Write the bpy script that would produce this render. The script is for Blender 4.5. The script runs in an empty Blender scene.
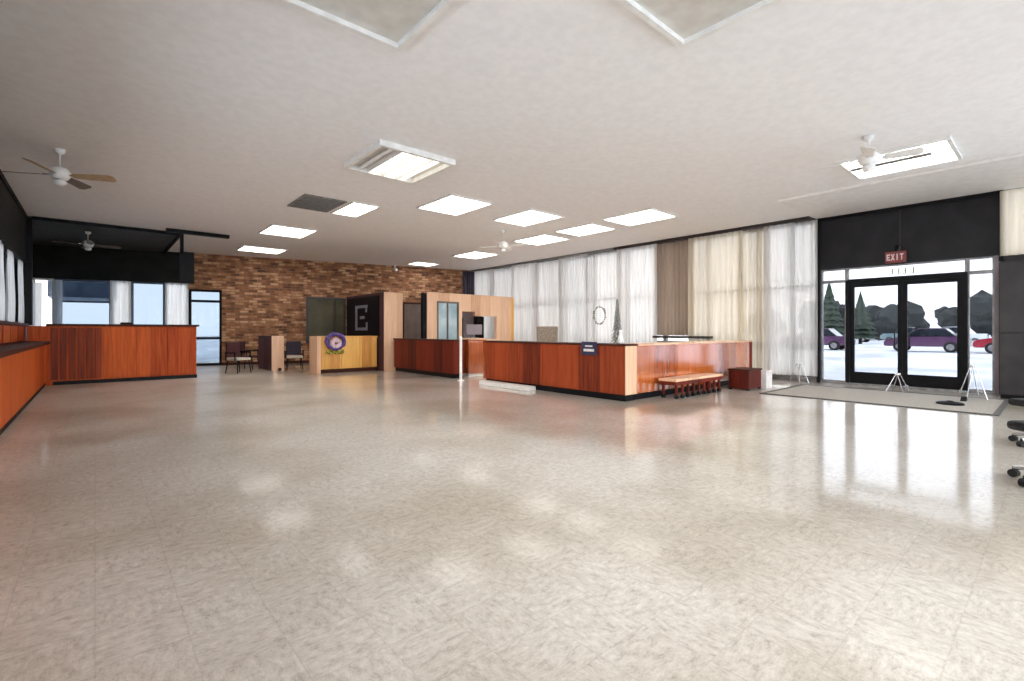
import bpy, bmesh, math, random
from mathutils import Vector, Matrix
random.seed(7)
PI = math.pi
S = bpy.context.scene
C = S.collection

# ------------------------------------------------------------------ camera, sky, exposure
cam_d = bpy.data.cameras.new('camera')
cam_d.lens = 16.875
cam_d.sensor_width = 36
cam_d.shift_y = -9.5 / 1024
cam_d.clip_end = 600
cam = bpy.data.objects.new('camera', cam_d)
C.objects.link(cam)
cam.location = (0, 0, 1.3)
cam.rotation_euler = (PI / 2, 0, -math.atan2(.656, .755))
S.camera = cam

world = bpy.data.worlds.new('sky')
S.world = world
world.use_nodes = True
wn = world.node_tree
wn.nodes.clear()
wo = wn.nodes.new('ShaderNodeOutputWorld')
wb = wn.nodes.new('ShaderNodeBackground')
wt = wn.nodes.new('ShaderNodeTexCoord')
wz = wn.nodes.new('ShaderNodeTexNoise'); wz.inputs['Scale'].default_value = 3; wz.inputs['Detail'].default_value = 4
wr = wn.nodes.new('ShaderNodeValToRGB')
wr.color_ramp.elements[0].position = .3; wr.color_ramp.elements[0].color = (.88, .93, 1, 1)
wr.color_ramp.elements[1].position = .7; wr.color_ramp.elements[1].color = (1, 1, 1, 1)
wn.links.new(wt.outputs['Generated'], wz.inputs['Vector'])
wn.links.new(wz.outputs[0], wr.inputs[0])
wn.links.new(wr.outputs[0], wb.inputs[0])
wb.inputs[1].default_value = 5.0
wn.links.new(wb.outputs[0], wo.inputs[0])

S.view_settings.view_transform = 'Standard'
S.view_settings.look = 'None'
S.view_settings.exposure = 0.82
S.view_settings.gamma = 1
S.view_settings.use_curve_mapping = False
S.cycles.max_bounces = 10
S.cycles.diffuse_bounces = 6
S.cycles.transparent_max_bounces = 12
S.cycles.sample_clamp_indirect = 6
S.cycles.use_denoising = True
S.cycles.caustics_reflective = False
S.cycles.caustics_refractive = False

LAMP = 5.4       # radiance of the lit ceiling panels

# ------------------------------------------------------------------ materials
def nt(name):
    m = bpy.data.materials.new(name)
    m.use_nodes = True
    n = m.node_tree
    n.nodes.clear()
    out = n.nodes.new('ShaderNodeOutputMaterial')
    return m, n, out

def rgba(c): return (c[0], c[1], c[2], 1)

def srgb(r, g, b):
    f = lambda v: (v / 255 / 12.92) if v / 255 <= .04045 else ((v / 255 + .055) / 1.055) ** 2.4
    return (f(r), f(g), f(b))

def noise_mat(name, c1, c2, scale=8, rough=.5, stretch=(1, 1, 1), bump=0.0, coat=0.0, lo=.35, hi=.65, metal=0, detail=4, spec=.5):
    m, n, out = nt(name)
    b = n.nodes.new('ShaderNodeBsdfPrincipled')
    tc = n.nodes.new('ShaderNodeTexCoord')
    mp = n.nodes.new('ShaderNodeMapping'); mp.inputs['Scale'].default_value = stretch
    no = n.nodes.new('ShaderNodeTexNoise'); no.inputs['Scale'].default_value = scale; no.inputs['Detail'].default_value = detail
    rp = n.nodes.new('ShaderNodeValToRGB')
    rp.color_ramp.elements[0].position = lo; rp.color_ramp.elements[0].color = rgba(c1)
    rp.color_ramp.elements[1].position = hi; rp.color_ramp.elements[1].color = rgba(c2)
    L = n.links.new
    L(tc.outputs['Object'], mp.inputs[0]); L(mp.outputs[0], no.inputs['Vector']); L(no.outputs[0], rp.inputs[0])
    L(rp.outputs[0], b.inputs['Base Color'])
    b.inputs['Roughness'].default_value = rough
    b.inputs['Metallic'].default_value = metal
    b.inputs['Coat Weight'].default_value = coat
    b.inputs['Coat Roughness'].default_value = .08
    b.inputs['Specular IOR Level'].default_value = spec
    if bump:
        bp = n.nodes.new('ShaderNodeBump'); bp.inputs['Strength'].default_value = bump; bp.inputs['Distance'].default_value = .02
        L(no.outputs[0], bp.inputs['Height']); L(bp.outputs[0], b.inputs['Normal'])
    L(b.outputs[0], out.inputs[0])
    return m

def wood(name, c1, c2, panel=0.6, rough=.3, coat=.4, spec=.5, coat_ior=1.5):
    """veneer: vertical grain, each upright board with a tone of its own"""
    m, n, out = nt(name)
    L = n.links.new
    b = n.nodes.new('ShaderNodeBsdfPrincipled')
    tc = n.nodes.new('ShaderNodeTexCoord')
    mp = n.nodes.new('ShaderNodeMapping'); mp.inputs['Scale'].default_value = (14, 14, .8)
    no = n.nodes.new('ShaderNodeTexNoise'); no.inputs['Scale'].default_value = 1.6; no.inputs['Detail'].default_value = 6; no.inputs['Distortion'].default_value = .6
    L(tc.outputs['Object'], mp.inputs[0]); L(mp.outputs[0], no.inputs['Vector'])
    # board tone
    sx = n.nodes.new('ShaderNodeSeparateXYZ'); L(tc.outputs['Object'], sx.inputs[0])
    ad = n.nodes.new('ShaderNodeMath'); ad.operation = 'ADD'; L(sx.outputs[0], ad.inputs[0]); L(sx.outputs[1], ad.inputs[1])
    dv = n.nodes.new('ShaderNodeMath'); dv.operation = 'DIVIDE'; L(ad.outputs[0], dv.inputs[0]); dv.inputs[1].default_value = panel
    fl = n.nodes.new('ShaderNodeMath'); fl.operation = 'FLOOR'; L(dv.outputs[0], fl.inputs[0])
    wh = n.nodes.new('ShaderNodeTexWhiteNoise'); wh.noise_dimensions = '1D'; L(fl.outputs[0], wh.inputs['W'])
    mx = n.nodes.new('ShaderNodeMath'); mx.operation = 'MULTIPLY'; L(wh.outputs['Value'], mx.inputs[0]); mx.inputs[1].default_value = .45
    m2 = n.nodes.new('ShaderNodeMath'); m2.operation = 'MULTIPLY_ADD'; L(no.outputs[0], m2.inputs[0]); m2.inputs[1].default_value = .8; L(mx.outputs[0], m2.inputs[2])
    rp = n.nodes.new('ShaderNodeValToRGB')
    rp.color_ramp.elements[0].position = .3; rp.color_ramp.elements[0].color = rgba(c1)
    rp.color_ramp.elements[1].position = .85; rp.color_ramp.elements[1].color = rgba(c2)
    L(m2.outputs[0], rp.inputs[0]); L(rp.outputs[0], b.inputs['Base Color'])
    b.inputs['Roughness'].default_value = rough
    b.inputs['Coat Weight'].default_value = coat
    b.inputs['Coat Roughness'].default_value = .12
    b.inputs['Specular IOR Level'].default_value = spec
    b.inputs['Coat IOR'].default_value = coat_ior
    L(b.outputs[0], out.inputs[0])
    return m

def emit(name, c, s):
    m, n, out = nt(name)
    e = n.nodes.new('ShaderNodeEmission')
    tc = n.nodes.new('ShaderNodeTexCoord')
    no = n.nodes.new('ShaderNodeTexNoise'); no.inputs['Scale'].default_value = 2
    rp = n.nodes.new('ShaderNodeValToRGB')
    rp.color_ramp.elements[0].color = rgba([v * .9 for v in c]); rp.color_ramp.elements[1].color = rgba(c)
    n.links.new(tc.outputs['Object'], no.inputs['Vector']); n.links.new(no.outputs[0], rp.inputs[0]); n.links.new(rp.outputs[0], e.inputs[0])
    e.inputs[1].default_value = s
    n.links.new(e.outputs[0], out.inputs[0])
    return m

def curtain_mat(name, c, trans=.55, sheer=.12):
    m, n, out = nt(name)
    L = n.links.new
    tc = n.nodes.new('ShaderNodeTexCoord')
    mp = n.nodes.new('ShaderNodeMapping'); mp.inputs['Scale'].default_value = (1, 9, .35)
    no = n.nodes.new('ShaderNodeTexNoise'); no.inputs['Scale'].default_value = 1.4; no.inputs['Detail'].default_value = 3
    rp = n.nodes.new('ShaderNodeValToRGB')
    rp.color_ramp.elements[0].position = .35; rp.color_ramp.elements[0].color = rgba([v * .84 for v in c])
    rp.color_ramp.elements[1].position = .6; rp.color_ramp.elements[1].color = rgba(c)
    L(tc.outputs['Object'], mp.inputs[0]); L(mp.outputs[0], no.inputs['Vector']); L(no.outputs[0], rp.inputs[0])
    d = n.nodes.new('ShaderNodeBsdfDiffuse'); t = n.nodes.new('ShaderNodeBsdfTranslucent'); tr = n.nodes.new('ShaderNodeBsdfTransparent')
    L(rp.outputs[0], d.inputs[0]); L(rp.outputs[0], t.inputs[0])
    m1 = n.nodes.new('ShaderNodeMixShader'); m1.inputs[0].default_value = trans
    L(d.outputs[0], m1.inputs[1]); L(t.outputs[0], m1.inputs[2])
    m2 = n.nodes.new('ShaderNodeMixShader'); m2.inputs[0].default_value = sheer
    L(m1.outputs[0], m2.inputs[1]); L(tr.outputs[0], m2.inputs[2])
    L(m2.outputs[0], out.inputs[0])
    return m

def glass_mat(name, tint, ior=1.45):
    m, n, out = nt(name)
    L = n.links.new
    tr = n.nodes.new('ShaderNodeBsdfTransparent'); tr.inputs[0].default_value = rgba(tint)
    g = n.nodes.new('ShaderNodeBsdfGlossy'); g.inputs['Roughness'].default_value = .03
    fr = n.nodes.new('ShaderNodeFresnel'); fr.inputs[0].default_value = ior
    mx = n.nodes.new('ShaderNodeMixShader')
    L(fr.outputs[0], mx.inputs[0]); L(tr.outputs[0], mx.inputs[1]); L(g.outputs[0], mx.inputs[2])
    L(mx.outputs[0], out.inputs[0])
    return m

def brick_mat():
    m, n, out = nt('brown brick')
    L = n.links.new
    b = n.nodes.new('ShaderNodeBsdfPrincipled')
    tc = n.nodes.new('ShaderNodeTexCoord')
    sx = n.nodes.new('ShaderNodeSeparateXYZ'); L(tc.outputs['Object'], sx.inputs[0])
    cb = n.nodes.new('ShaderNodeCombineXYZ'); L(sx.outputs[0], cb.inputs[0]); L(sx.outputs[2], cb.inputs[1])
    br = n.nodes.new('ShaderNodeTexBrick')
    br.inputs['Scale'].default_value = 1
    br.inputs['Brick Width'].default_value = .3
    br.inputs['Row Height'].default_value = .1
    br.inputs['Mortar Size'].default_value = .012
    br.inputs['Color1'].default_value = (0, 0, 0, 1)
    br.inputs['Color2'].default_value = (1, 1, 1, 1)
    br.inputs['Mortar'].default_value = (.5, .5, .5, 1)
    br.inputs['Bias'].default_value = 0
    L(cb.outputs[0], br.inputs['Vector'])
    no = n.nodes.new('ShaderNodeTexNoise'); no.inputs['Scale'].default_value = 3.2; no.inputs['Detail'].default_value = 8
    L(cb.outputs[0], no.inputs['Vector'])
    ad = n.nodes.new('ShaderNodeMath'); ad.operation = 'MULTIPLY_ADD'; L(br.outputs['Color'], ad.inputs[0]); ad.inputs[1].default_value = .5; L(no.outputs[0], ad.inputs[2])
    rp = n.nodes.new('ShaderNodeValToRGB')
    e = rp.color_ramp.elements
    e[0].position = .42; e[0].color = rgba(srgb(80, 50, 34))
    e[1].position = 1.0; e[1].color = rgba(srgb(206, 160, 122))
    k = e.new(.62); k.color = rgba(srgb(130, 82, 53))
    k = e.new(.8); k.color = rgba(srgb(166, 112, 74))
    L(ad.outputs[0], rp.inputs[0])
    mx = n.nodes.new('ShaderNodeMixRGB'); L(br.outputs['Fac'], mx.inputs[0]); L(rp.outputs[0], mx.inputs[1]); mx.inputs[2].default_value = rgba(srgb(132, 102, 80))
    L(mx.outputs[0], b.inputs['Base Color'])
    bp = n.nodes.new('ShaderNodeBump'); bp.inputs['Strength'].default_value = .5; bp.inputs['Distance'].default_value = .02; bp.invert = True
    L(br.outputs['Fac'], bp.inputs['Height']); L(bp.outputs[0], b.inputs['Normal'])
    b.inputs['Roughness'].default_value = .8
    L(b.outputs[0], out.inputs[0])
    return m

def floor_mat():
    m, n, out = nt('beige vinyl tile')
    L = n.links.new
    b = n.nodes.new('ShaderNodeBsdfPrincipled')
    tc = n.nodes.new('ShaderNodeTexCoord')
    ch = n.nodes.new('ShaderNodeTexChecker'); ch.inputs['Scale'].default_value = 1 / .305
    L(tc.outputs['Object'], ch.inputs['Vector'])
    # streaks run along x on one tile and along y on the next
    def streak(sc):
        mp = n.nodes.new('ShaderNodeMapping'); mp.inputs['Scale'].default_value = sc
        L(tc.outputs['Object'], mp.inputs[0])
        no = n.nodes.new('ShaderNodeTexNoise'); no.inputs['Scale'].default_value = 4.2; no.inputs['Detail'].default_value = 8; no.inputs['Roughness'].default_value = .85
        L(mp.outputs[0], no.inputs['Vector'])
        return no
    a, c = streak((3, 6, 1)), streak((6, 3, 1))
    mx = n.nodes.new('ShaderNodeMixRGB'); L(ch.outputs['Fac'], mx.inputs[0]); L(a.outputs[0], mx.inputs[1]); L(c.outputs[0], mx.inputs[2])
    rp = n.nodes.new('ShaderNodeValToRGB')
    e = rp.color_ramp.elements
    e[0].position = .33; e[0].color = rgba(srgb(160, 149, 136))
    e[1].position = .63; e[1].color = rgba(srgb(224, 217, 207))
    k = e.new(.47); k.color = rgba(srgb(202, 193, 181))
    L(mx.outputs[0], rp.inputs[0])
    # broad wear
    w = n.nodes.new('ShaderNodeTexNoise'); w.inputs['Scale'].default_value = .55; w.inputs['Detail'].default_value = 4
    L(tc.outputs['Object'], w.inputs['Vector'])
    wr_ = n.nodes.new('ShaderNodeValToRGB')
    wr_.color_ramp.elements[0].position = .34; wr_.color_ramp.elements[0].color = rgba((.72, .68, .61))
    wr_.color_ramp.elements[1].position = .56; wr_.color_ramp.elements[1].color = rgba((1, 1, 1))
    L(w.outputs[0], wr_.inputs[0])
    ml = n.nodes.new('ShaderNodeMixRGB'); ml.blend_type = 'MULTIPLY'; ml.inputs[0].default_value = 1
    L(rp.outputs[0], ml.inputs[1]); L(wr_.outputs[0], ml.inputs[2])
    # joints
    br = n.nodes.new('ShaderNodeTexBrick'); br.offset = 0
    br.inputs['Scale'].default_value = 1; br.inputs['Brick Width'].default_value = .305; br.inputs['Row Height'].default_value = .305
    br.inputs['Mortar Size'].default_value = .004
    L(tc.outputs['Object'], br.inputs['Vector'])
    mj = n.nodes.new('ShaderNodeMixRGB')
    fj = n.nodes.new('ShaderNodeMath'); fj.operation = 'MULTIPLY'; fj.inputs[1].default_value = .12; L(br.outputs['Fac'], fj.inputs[0])
    L(fj.outputs[0], mj.inputs[0]); L(ml.outputs[0], mj.inputs[1]); mj.inputs[2].default_value = rgba(srgb(110, 94, 78))
    L(mj.outputs[0], b.inputs['Base Color'])
    rr = n.nodes.new('ShaderNodeMapRange'); rr.inputs['To Min'].default_value = .3; rr.inputs['To Max'].default_value = .5
    L(w.outputs[0], rr.inputs[0]); L(rr.outputs[0], b.inputs['Roughness'])
    # waxed floor, each tile lies a little uneven
    wv = n.nodes.new('ShaderNodeTexNoise'); wv.inputs['Scale'].default_value = 2.4; wv.inputs['Detail'].default_value = 2
    L(tc.outputs['Object'], wv.inputs['Vector'])
    bp = n.nodes.new('ShaderNodeBump'); bp.inputs['Strength'].default_value = .10; bp.inputs['Distance'].default_value = .03
    L(wv.outputs[0], bp.inputs['Height']); L(bp.outputs[0], b.inputs['Normal'])
    # gloss shaped by position: coat thinned to mute lamp reflections, full toward windows
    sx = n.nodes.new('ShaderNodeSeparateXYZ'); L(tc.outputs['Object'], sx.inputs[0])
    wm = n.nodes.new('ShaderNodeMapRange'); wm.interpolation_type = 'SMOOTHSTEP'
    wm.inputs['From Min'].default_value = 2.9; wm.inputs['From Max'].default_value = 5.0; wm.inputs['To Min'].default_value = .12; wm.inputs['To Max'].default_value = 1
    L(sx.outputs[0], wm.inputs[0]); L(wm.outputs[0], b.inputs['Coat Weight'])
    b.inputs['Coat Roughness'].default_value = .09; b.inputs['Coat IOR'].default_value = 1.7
    b.inputs['Specular IOR Level'].default_value = .15
    L(b.outputs[0], out.inputs[0])
    return m

M = {
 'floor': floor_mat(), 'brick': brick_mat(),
 'ceiling': noise_mat('ceiling plaster', srgb(238, 236, 235), srgb(244, 242, 241), 9, .85, bump=.08),
 'soffit': noise_mat('soffit paint', srgb(232, 228, 224), srgb(240, 237, 233), 6, .6),
 'wall': noise_mat('pale wall paint', srgb(206, 200, 192), srgb(216, 210, 202), 4, .8),
 'darkwall': noise_mat('charcoal panel', srgb(34, 34, 36), srgb(44, 44, 46), 3, .5, spec=.15),
 'tellerdark': noise_mat('dark smoked panel', srgb(26, 27, 26), srgb(40, 40, 38), 2, .5, spec=.15),
 'darkceil': noise_mat('dark ceiling paint', srgb(46, 45, 43), srgb(58, 57, 54), 3, .7),
 'black': noise_mat('black metal', srgb(12, 12, 14), srgb(20, 20, 23), 8, .5, spec=.15),
 'bronze': noise_mat('dark bronze metal', srgb(44, 38, 34), srgb(58, 50, 46), 8, .4, metal=.3),
 'alu': noise_mat('grey aluminium', srgb(120, 118, 118), srgb(150, 148, 148), 8, .4, metal=.4),
 'white': noise_mat('white enamel', srgb(226, 224, 220), srgb(240, 238, 234), 8, .4),
 'redwood': wood('red mahogany veneer', srgb(92, 32, 14), srgb(164, 70, 34), .55, .5, 0, spec=.2),
 'darkred': wood('dark mahogany veneer', srgb(64, 20, 13), srgb(118, 40, 24), .5, .5, .0, spec=.2),
 'orange': wood('orange teak veneer', srgb(150, 66, 24), srgb(212, 116, 54), .9, .12, 1, coat_ior=2.9),
 'tellerwood': wood('orange red teak veneer', srgb(158, 58, 20), srgb(222, 108, 48), 1.1, .5, 0, spec=.15),
 'capwood': noise_mat('dark wood edge', srgb(54, 26, 17), srgb(78, 37, 22), 6, .5, (1, 6, 6), spec=.2),
 'yellow': wood('yellow oak veneer', srgb(196, 128, 52), srgb(240, 186, 96), .35, .4, .2),
 'pale': wood('pale ash veneer', srgb(204, 156, 122), srgb(238, 198, 164), .45, .5, .1),
 'blade': noise_mat('tan fan blade', srgb(166, 138, 104), srgb(190, 162, 126), 6, .5, (6, 1, 1)),
 'darkblade': noise_mat('grey fan blade', srgb(96, 88, 82), srgb(120, 110, 102), 6, .5, (6, 1, 1)),
 'mat': noise_mat('grey entrance mat', srgb(150, 144, 136), srgb(180, 174, 165), 60, .95, bump=.3),
 'matedge': noise_mat('dark rubber edging', srgb(72, 70, 68), srgb(88, 86, 84), 20, .7),
 'lamp': emit('lit lamp lens', (1, .965, .92), LAMP),
 'lampwarm': emit('warm lit tubes', (1, .93, .78), LAMP * .42),
 'lens': noise_mat('unlit prismatic lens', srgb(200, 198, 190), srgb(216, 213, 206), 5, .3, coat=.3),
 'vent': noise_mat('grey grille metal', srgb(120, 116, 112), srgb(142, 138, 134), 10, .5),
 'sheer': curtain_mat('white sheer fabric', (.90, .88, .865), .62, .06),
 'sheer2': curtain_mat('grey white sheer fabric', (.78, .77, .76), .55, .06),
 'cream': curtain_mat('cream fabric', (.84, .76, .62), .55, .05),
 'taupe': curtain_mat('taupe fabric', srgb(168, 150, 134), .22, .0),
 'teller_sheer': curtain_mat('cool white fabric', (.80, .84, .90), .5, .10),
 'glass': glass_mat('clear glass', (.93, .96, .97)),
 'wallglass': glass_mat('solar grey glass', (.66, .65, .635)),
 'doorglass': glass_mat('grey tinted glass', (.43, .44, .46), 1.15),
 'blueglass': glass_mat('blue tinted glass', (.29, .32, .35)),
 'olive': noise_mat('olive dark glass', srgb(66, 62, 44), srgb(92, 86, 62), 1.2, .4, spec=.2),
 'paneblue': noise_mat('pale blue painted reflection', srgb(150, 178, 190), srgb(196, 216, 222), 1.6, .2, coat=.4),  # reflected daylight put into the pane's own colour
 'greydoor': noise_mat('grey brown paint', srgb(104, 90, 84), srgb(120, 106, 98), 3, .5),
 'screen': noise_mat('black gloss panel', srgb(10, 9, 14), srgb(20, 17, 24), 2, .5, spec=.1),
 'greymark': noise_mat('grey lettering', srgb(104, 106, 120), srgb(128, 130, 142), 12, .5),
 'purple': noise_mat('purple petals', srgb(62, 44, 110), srgb(112, 88, 150), 22, .8),
 'pink': noise_mat('pale pink petals', srgb(208, 176, 192), srgb(232, 206, 214), 22, .8),
 'leaf': noise_mat('yellow green leaves', srgb(120, 128, 44), srgb(170, 168, 66), 20, .7),
 'seatpale': noise_mat('off white vinyl', srgb(198, 188, 176), srgb(216, 206, 194), 10, .5),
 'maroonfab': noise_mat('dark maroon fabric', srgb(58, 28, 32), srgb(82, 42, 46), 30, .8),
 'bluefab': noise_mat('dark slate fabric', srgb(48, 44, 58), srgb(66, 60, 76), 30, .8),
 'blackfab': noise_mat('black fabric', srgb(18, 18, 20), srgb(30, 30, 33), 30, .8),
 'brownfab': noise_mat('grey brown fabric', srgb(112, 100, 88), srgb(142, 128, 112), 24, .8, (1, 6, 1)),
 'chrome': noise_mat('brushed metal', srgb(170, 170, 172), srgb(200, 200, 202), 12, .25, metal=.8),
 'exitred': noise_mat('dull red plastic', srgb(112, 44, 44), srgb(136, 56, 54), 6, .4),
 'exitletter': noise_mat('pale letter plastic', srgb(218, 196, 192), srgb(232, 212, 208), 6, .4),
 'navy': noise_mat('navy card', srgb(34, 34, 66), srgb(48, 46, 80), 8, .5),
 'paper': noise_mat('white paper', srgb(214, 208, 206), srgb(232, 226, 222), 8, .7),
 'olivevinyl': noise_mat('olive vinyl', srgb(140, 136, 104), srgb(160, 156, 122), 8, .6),
 'asphalt': noise_mat('snowy lot', srgb(178, 184, 192), srgb(232, 236, 242), .35, .8),
 'carred': noise_mat('red car paint', srgb(150, 24, 44), srgb(176, 36, 58), 2, .25, coat=.8),
 'carplum': noise_mat('plum car paint', srgb(74, 44, 76), srgb(92, 56, 92), 2, .25, coat=.8),
 'carteal': noise_mat('grey green car paint', srgb(112, 134, 138), srgb(140, 160, 162), 2, .25, coat=.8),
 'carwhite': noise_mat('white car paint', srgb(214, 218, 224), srgb(230, 234, 238), 2, .25, coat=.8),
 'carglass': noise_mat('dark car glass', srgb(26, 30, 38), srgb(44, 50, 58), 2, .1, coat=.6),
 'tyre': noise_mat('tyre rubber', srgb(20, 20, 22), srgb(32, 32, 34), 20, .8),
 'conifer': noise_mat('dark conifer needles', srgb(34, 46, 38), srgb(62, 76, 60), 3, .9),
 'twig': noise_mat('grey green foliage', srgb(22, 28, 30), srgb(44, 50, 50), 2, .9),
 'bark': noise_mat('bark', srgb(62, 52, 44), srgb(84, 72, 62), 6, .9),
 'cabinet': noise_mat('dark grey cabinet paint', srgb(52, 49, 51), srgb(63, 60, 61), 3, .5, spec=.2),
 'mauve': noise_mat('mauve grey paint', srgb(110, 100, 104), srgb(126, 114, 118), 3, .5),
 'wreath': noise_mat('grey green sprigs', srgb(116, 118, 116), srgb(150, 152, 148), 20, .9),
 'bluegrey': noise_mat('blue grey steel', srgb(70, 84, 104), srgb(96, 110, 130), 2, .5),
}

# ------------------------------------------------------------------ mesh helpers
class MB:
    def __init__(s): s.b = bmesh.new()
    def box(s, x0, x1, y0, y1, z0, z1, rot=0, piv=None, bev=0):
        vs = [s.b.verts.new((x, y, z)) for x in (x0, x1) for y in (y0, y1) for z in (z0, z1)]
        for f in ((0, 1, 3, 2), (4, 6, 7, 5), (0, 4, 5, 1), (2, 3, 7, 6), (0, 2, 6, 4), (1, 5, 7, 3)):
            s.b.faces.new([vs[i] for i in f])
        if rot:
            bmesh.ops.rotate(s.b, verts=vs, cent=piv or ((x0 + x1) / 2, (y0 + y1) / 2, (z0 + z1) / 2), matrix=Matrix.Rotation(rot, 3, 'Z'))
        if bev:
            es = list({e for v in vs for e in v.link_edges})
            bmesh.ops.bevel(s.b, geom=es, offset=bev, segments=2, affect='EDGES', profile=.5)
        return s
    def prism(s, pts, axis, a, b):
        """closed outline pts (2-D) swept along axis from a to b"""
        def P(p, t):
            return (t, p[0], p[1]) if axis == 'x' else (p[0], t, p[1]) if axis == 'y' else (p[0], p[1], t)
        v0 = [s.b.verts.new(P(p, a)) for p in pts]; v1 = [s.b.verts.new(P(p, b)) for p in pts]
        s.b.faces.new(v0); s.b.faces.new(v1[::-1])
        n = len(pts)
        for i in range(n): s.b.faces.new((v0[i], v1[i], v1[(i + 1) % n], v0[(i + 1) % n]))
        return s
    def tube(s, p0, p1, r0, r1=None, n=12, caps=True):
        r1 = r0 if r1 is None else r1
        p0, p1 = Vector(p0), Vector(p1)
        d = (p1 - p0).normalized()
        u = d.orthogonal().normalized(); w = d.cross(u)
        a = [s.b.verts.new(p0 + (u * math.cos(2 * PI * i / n) + w * math.sin(2 * PI * i / n)) * r0) for i in range(n)]
        b = [s.b.verts.new(p1 + (u * math.cos(2 * PI * i / n) + w * math.sin(2 * PI * i / n)) * r1) for i in range(n)]
        for i in range(n): s.b.faces.new((a[i], a[(i + 1) % n], b[(i + 1) % n], b[i]))
        if caps: s.b.faces.new(a[::-1]); s.b.faces.new(b)
        return s
    def lathe(s, prof, c=(0, 0, 0), n=20):
        rings = []
        for r, z in prof:
            rings.append([s.b.verts.new((c[0] + max(r, .0005) * math.cos(2 * PI * i / n), c[1] + max(r, .0005) * math.sin(2 * PI * i / n), c[2] + z)) for i in range(n)])
        for a, b in zip(rings, rings[1:]):
            for i in range(n): s.b.faces.new((a[i], a[(i + 1) % n], b[(i + 1) % n], b[i]))
        s.b.faces.new(rings[0][::-1]); s.b.faces.new(rings[-1])
        return s
    def blob(s, c, r, sub=2, jit=.15, seed=0, sz=1):
        rnd = random.Random(seed)
        g = bmesh.ops.create_icosphere(s.b, subdivisions=sub, radius=1)
        for v in g['verts']:
            k = 1 + rnd.uniform(-jit, jit)
            v.co = Vector((c[0] + v.co.x * r * k, c[1] + v.co.y * r * k, c[2] + v.co.z * r * k * sz))
        return s
    def build(s, name, mat, parent=None, loc=(0, 0, 0), rotz=0, smooth=False, kind=None):
        bmesh.ops.recalc_face_normals(s.b, faces=s.b.faces)
        me = bpy.data.meshes.new(name); s.b.to_mesh(me); s.b.free()
        me.materials.append(M[mat] if isinstance(mat, str) else mat)
        if smooth:
            for p in me.polygons: p.use_smooth = True
        o = bpy.data.objects.new(name, me); C.objects.link(o)
        o.location = loc; o.rotation_euler = (0, 0, rotz)
        if parent: o.parent = parent
        if kind: o['kind'] = kind
        return o

def thing(name, label, cat, loc=(0, 0, 0), rotz=0, group=None):
    o = bpy.data.objects.new(name, None); C.objects.link(o)
    o.location = loc; o.rotation_euler = (0, 0, rotz); o.empty_display_size = .2
    o['label'] = label; o['category'] = cat
    if group: o['group'] = group
    return o

def tag(o, label, cat, group=None):
    o['label'] = label; o['category'] = cat
    if group: o['group'] = group
    return o

def structure(name, loc=(0, 0, 0), rotz=0):
    o = bpy.data.objects.new(name, None); C.objects.link(o)
    o.location = loc; o.rotation_euler = (0, 0, rotz); o['kind'] = 'structure'
    return o

def copy_tree(src, parent=None, mats=None):
    c = src.copy(); C.objects.link(c)
    if parent: c.parent = parent
    for ch in list(src.children): copy_tree(ch, c)
    return c

def copy_thing(src, loc, rotz, label, group=None):
    c = copy_tree(src); c.location = loc; c.rotation_euler = (0, 0, rotz); c['label'] = label
    if group: c['group'] = group
    return c

def B(*a, **k): return MB().box(*a, **k)

ZC = 4.18      # ceiling
WX = 13.8      # window wall
# ------------------------------------------------------------------ the shell
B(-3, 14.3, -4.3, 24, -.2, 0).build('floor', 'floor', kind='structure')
B(-3, 14.3, -4.3, 24, ZC, ZC + .2).build('ceiling', 'ceiling', kind='structure')
wr0 = structure('wall_rear')
B(-3, 14.3, -4.3, -4, 0, .3).build('sill_wall', 'wall', wr0)
B(-3, 14.3, -4.3, -4, ZC - .15, ZC).build('head', 'wall', wr0)

# side wall beside the teller counter (its window strip starts above the counter)
sw = structure('wall_left')
B(-1.6, -1.3, -4, 17.2, 0, 1.45).build('lower_wall', 'darkred', sw)
B(-1.6, -1.3, -4, 17.2, 3.0, ZC).build('upper_wall', 'tellerdark', sw)
B(-1.32, -1.27, -4, 17.2, ZC - .1, ZC).build('cornice', 'black', sw)
B(-1.62, -1.2, 17.1, 17.3, 1.45, ZC).build('corner_post', 'black', sw)
B(-3, -2.8, 17.2, 24, 0, ZC).build('vault_wall', 'tellerdark', sw)
B(-3, -1.6, 17.2, 17.3, 0, ZC).build('return_wall', 'tellerdark', sw)
y = -1.0
for i in range(13):
    w = structure('window_%d' % (30 + i), (-1.45, y, 0))
    m = MB()
    m.box(-.05, .05, 0, .06, 1.45, 3.0); m.box(-.05, .05, .06, 1.34, 1.45, 1.52); m.box(-.05, .05, .06, 1.34, 2.93, 3.0)
    m.build('window_frame', 'black', w)
    B(-.01, .01, .06, 1.34, 1.52, 2.93).build('glass', 'glass' if i < 6 else 'wallglass', w)  # near panes, out of view, made clear to let in more daylight
    y += 1.4
B(-3, -1.6, 24 - .2, 24, 0, ZC).build('wall_corner', 'tellerdark', kind='structure')

# far wall: brick, set a little askew to the window wall
BW = (2.6, 21.2); BA = -math.atan2(.2342, .9722)
wb_ = structure('wall_back', (BW[0], BW[1], 0), BA)
m = MB()
m.box(1.06, 11.75, 0, .25, 0, ZC)
m.box(0.0, 1.06, 0, .25, 2.85, ZC)
m.build('brick_face', 'brick', wb_)
B(-5.4, 0.0, 0, .25, 3.05, ZC).build('dark_upper_wall', 'tellerdark', wb_)
B(-5.4, 0.0, 0, .25, 0, .9).build('low_wall', 'darkred', wb_)
B(1.06, 11.6, -.015, 0, 0, .1).build('baseboard', 'capwood', wb_)

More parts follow.
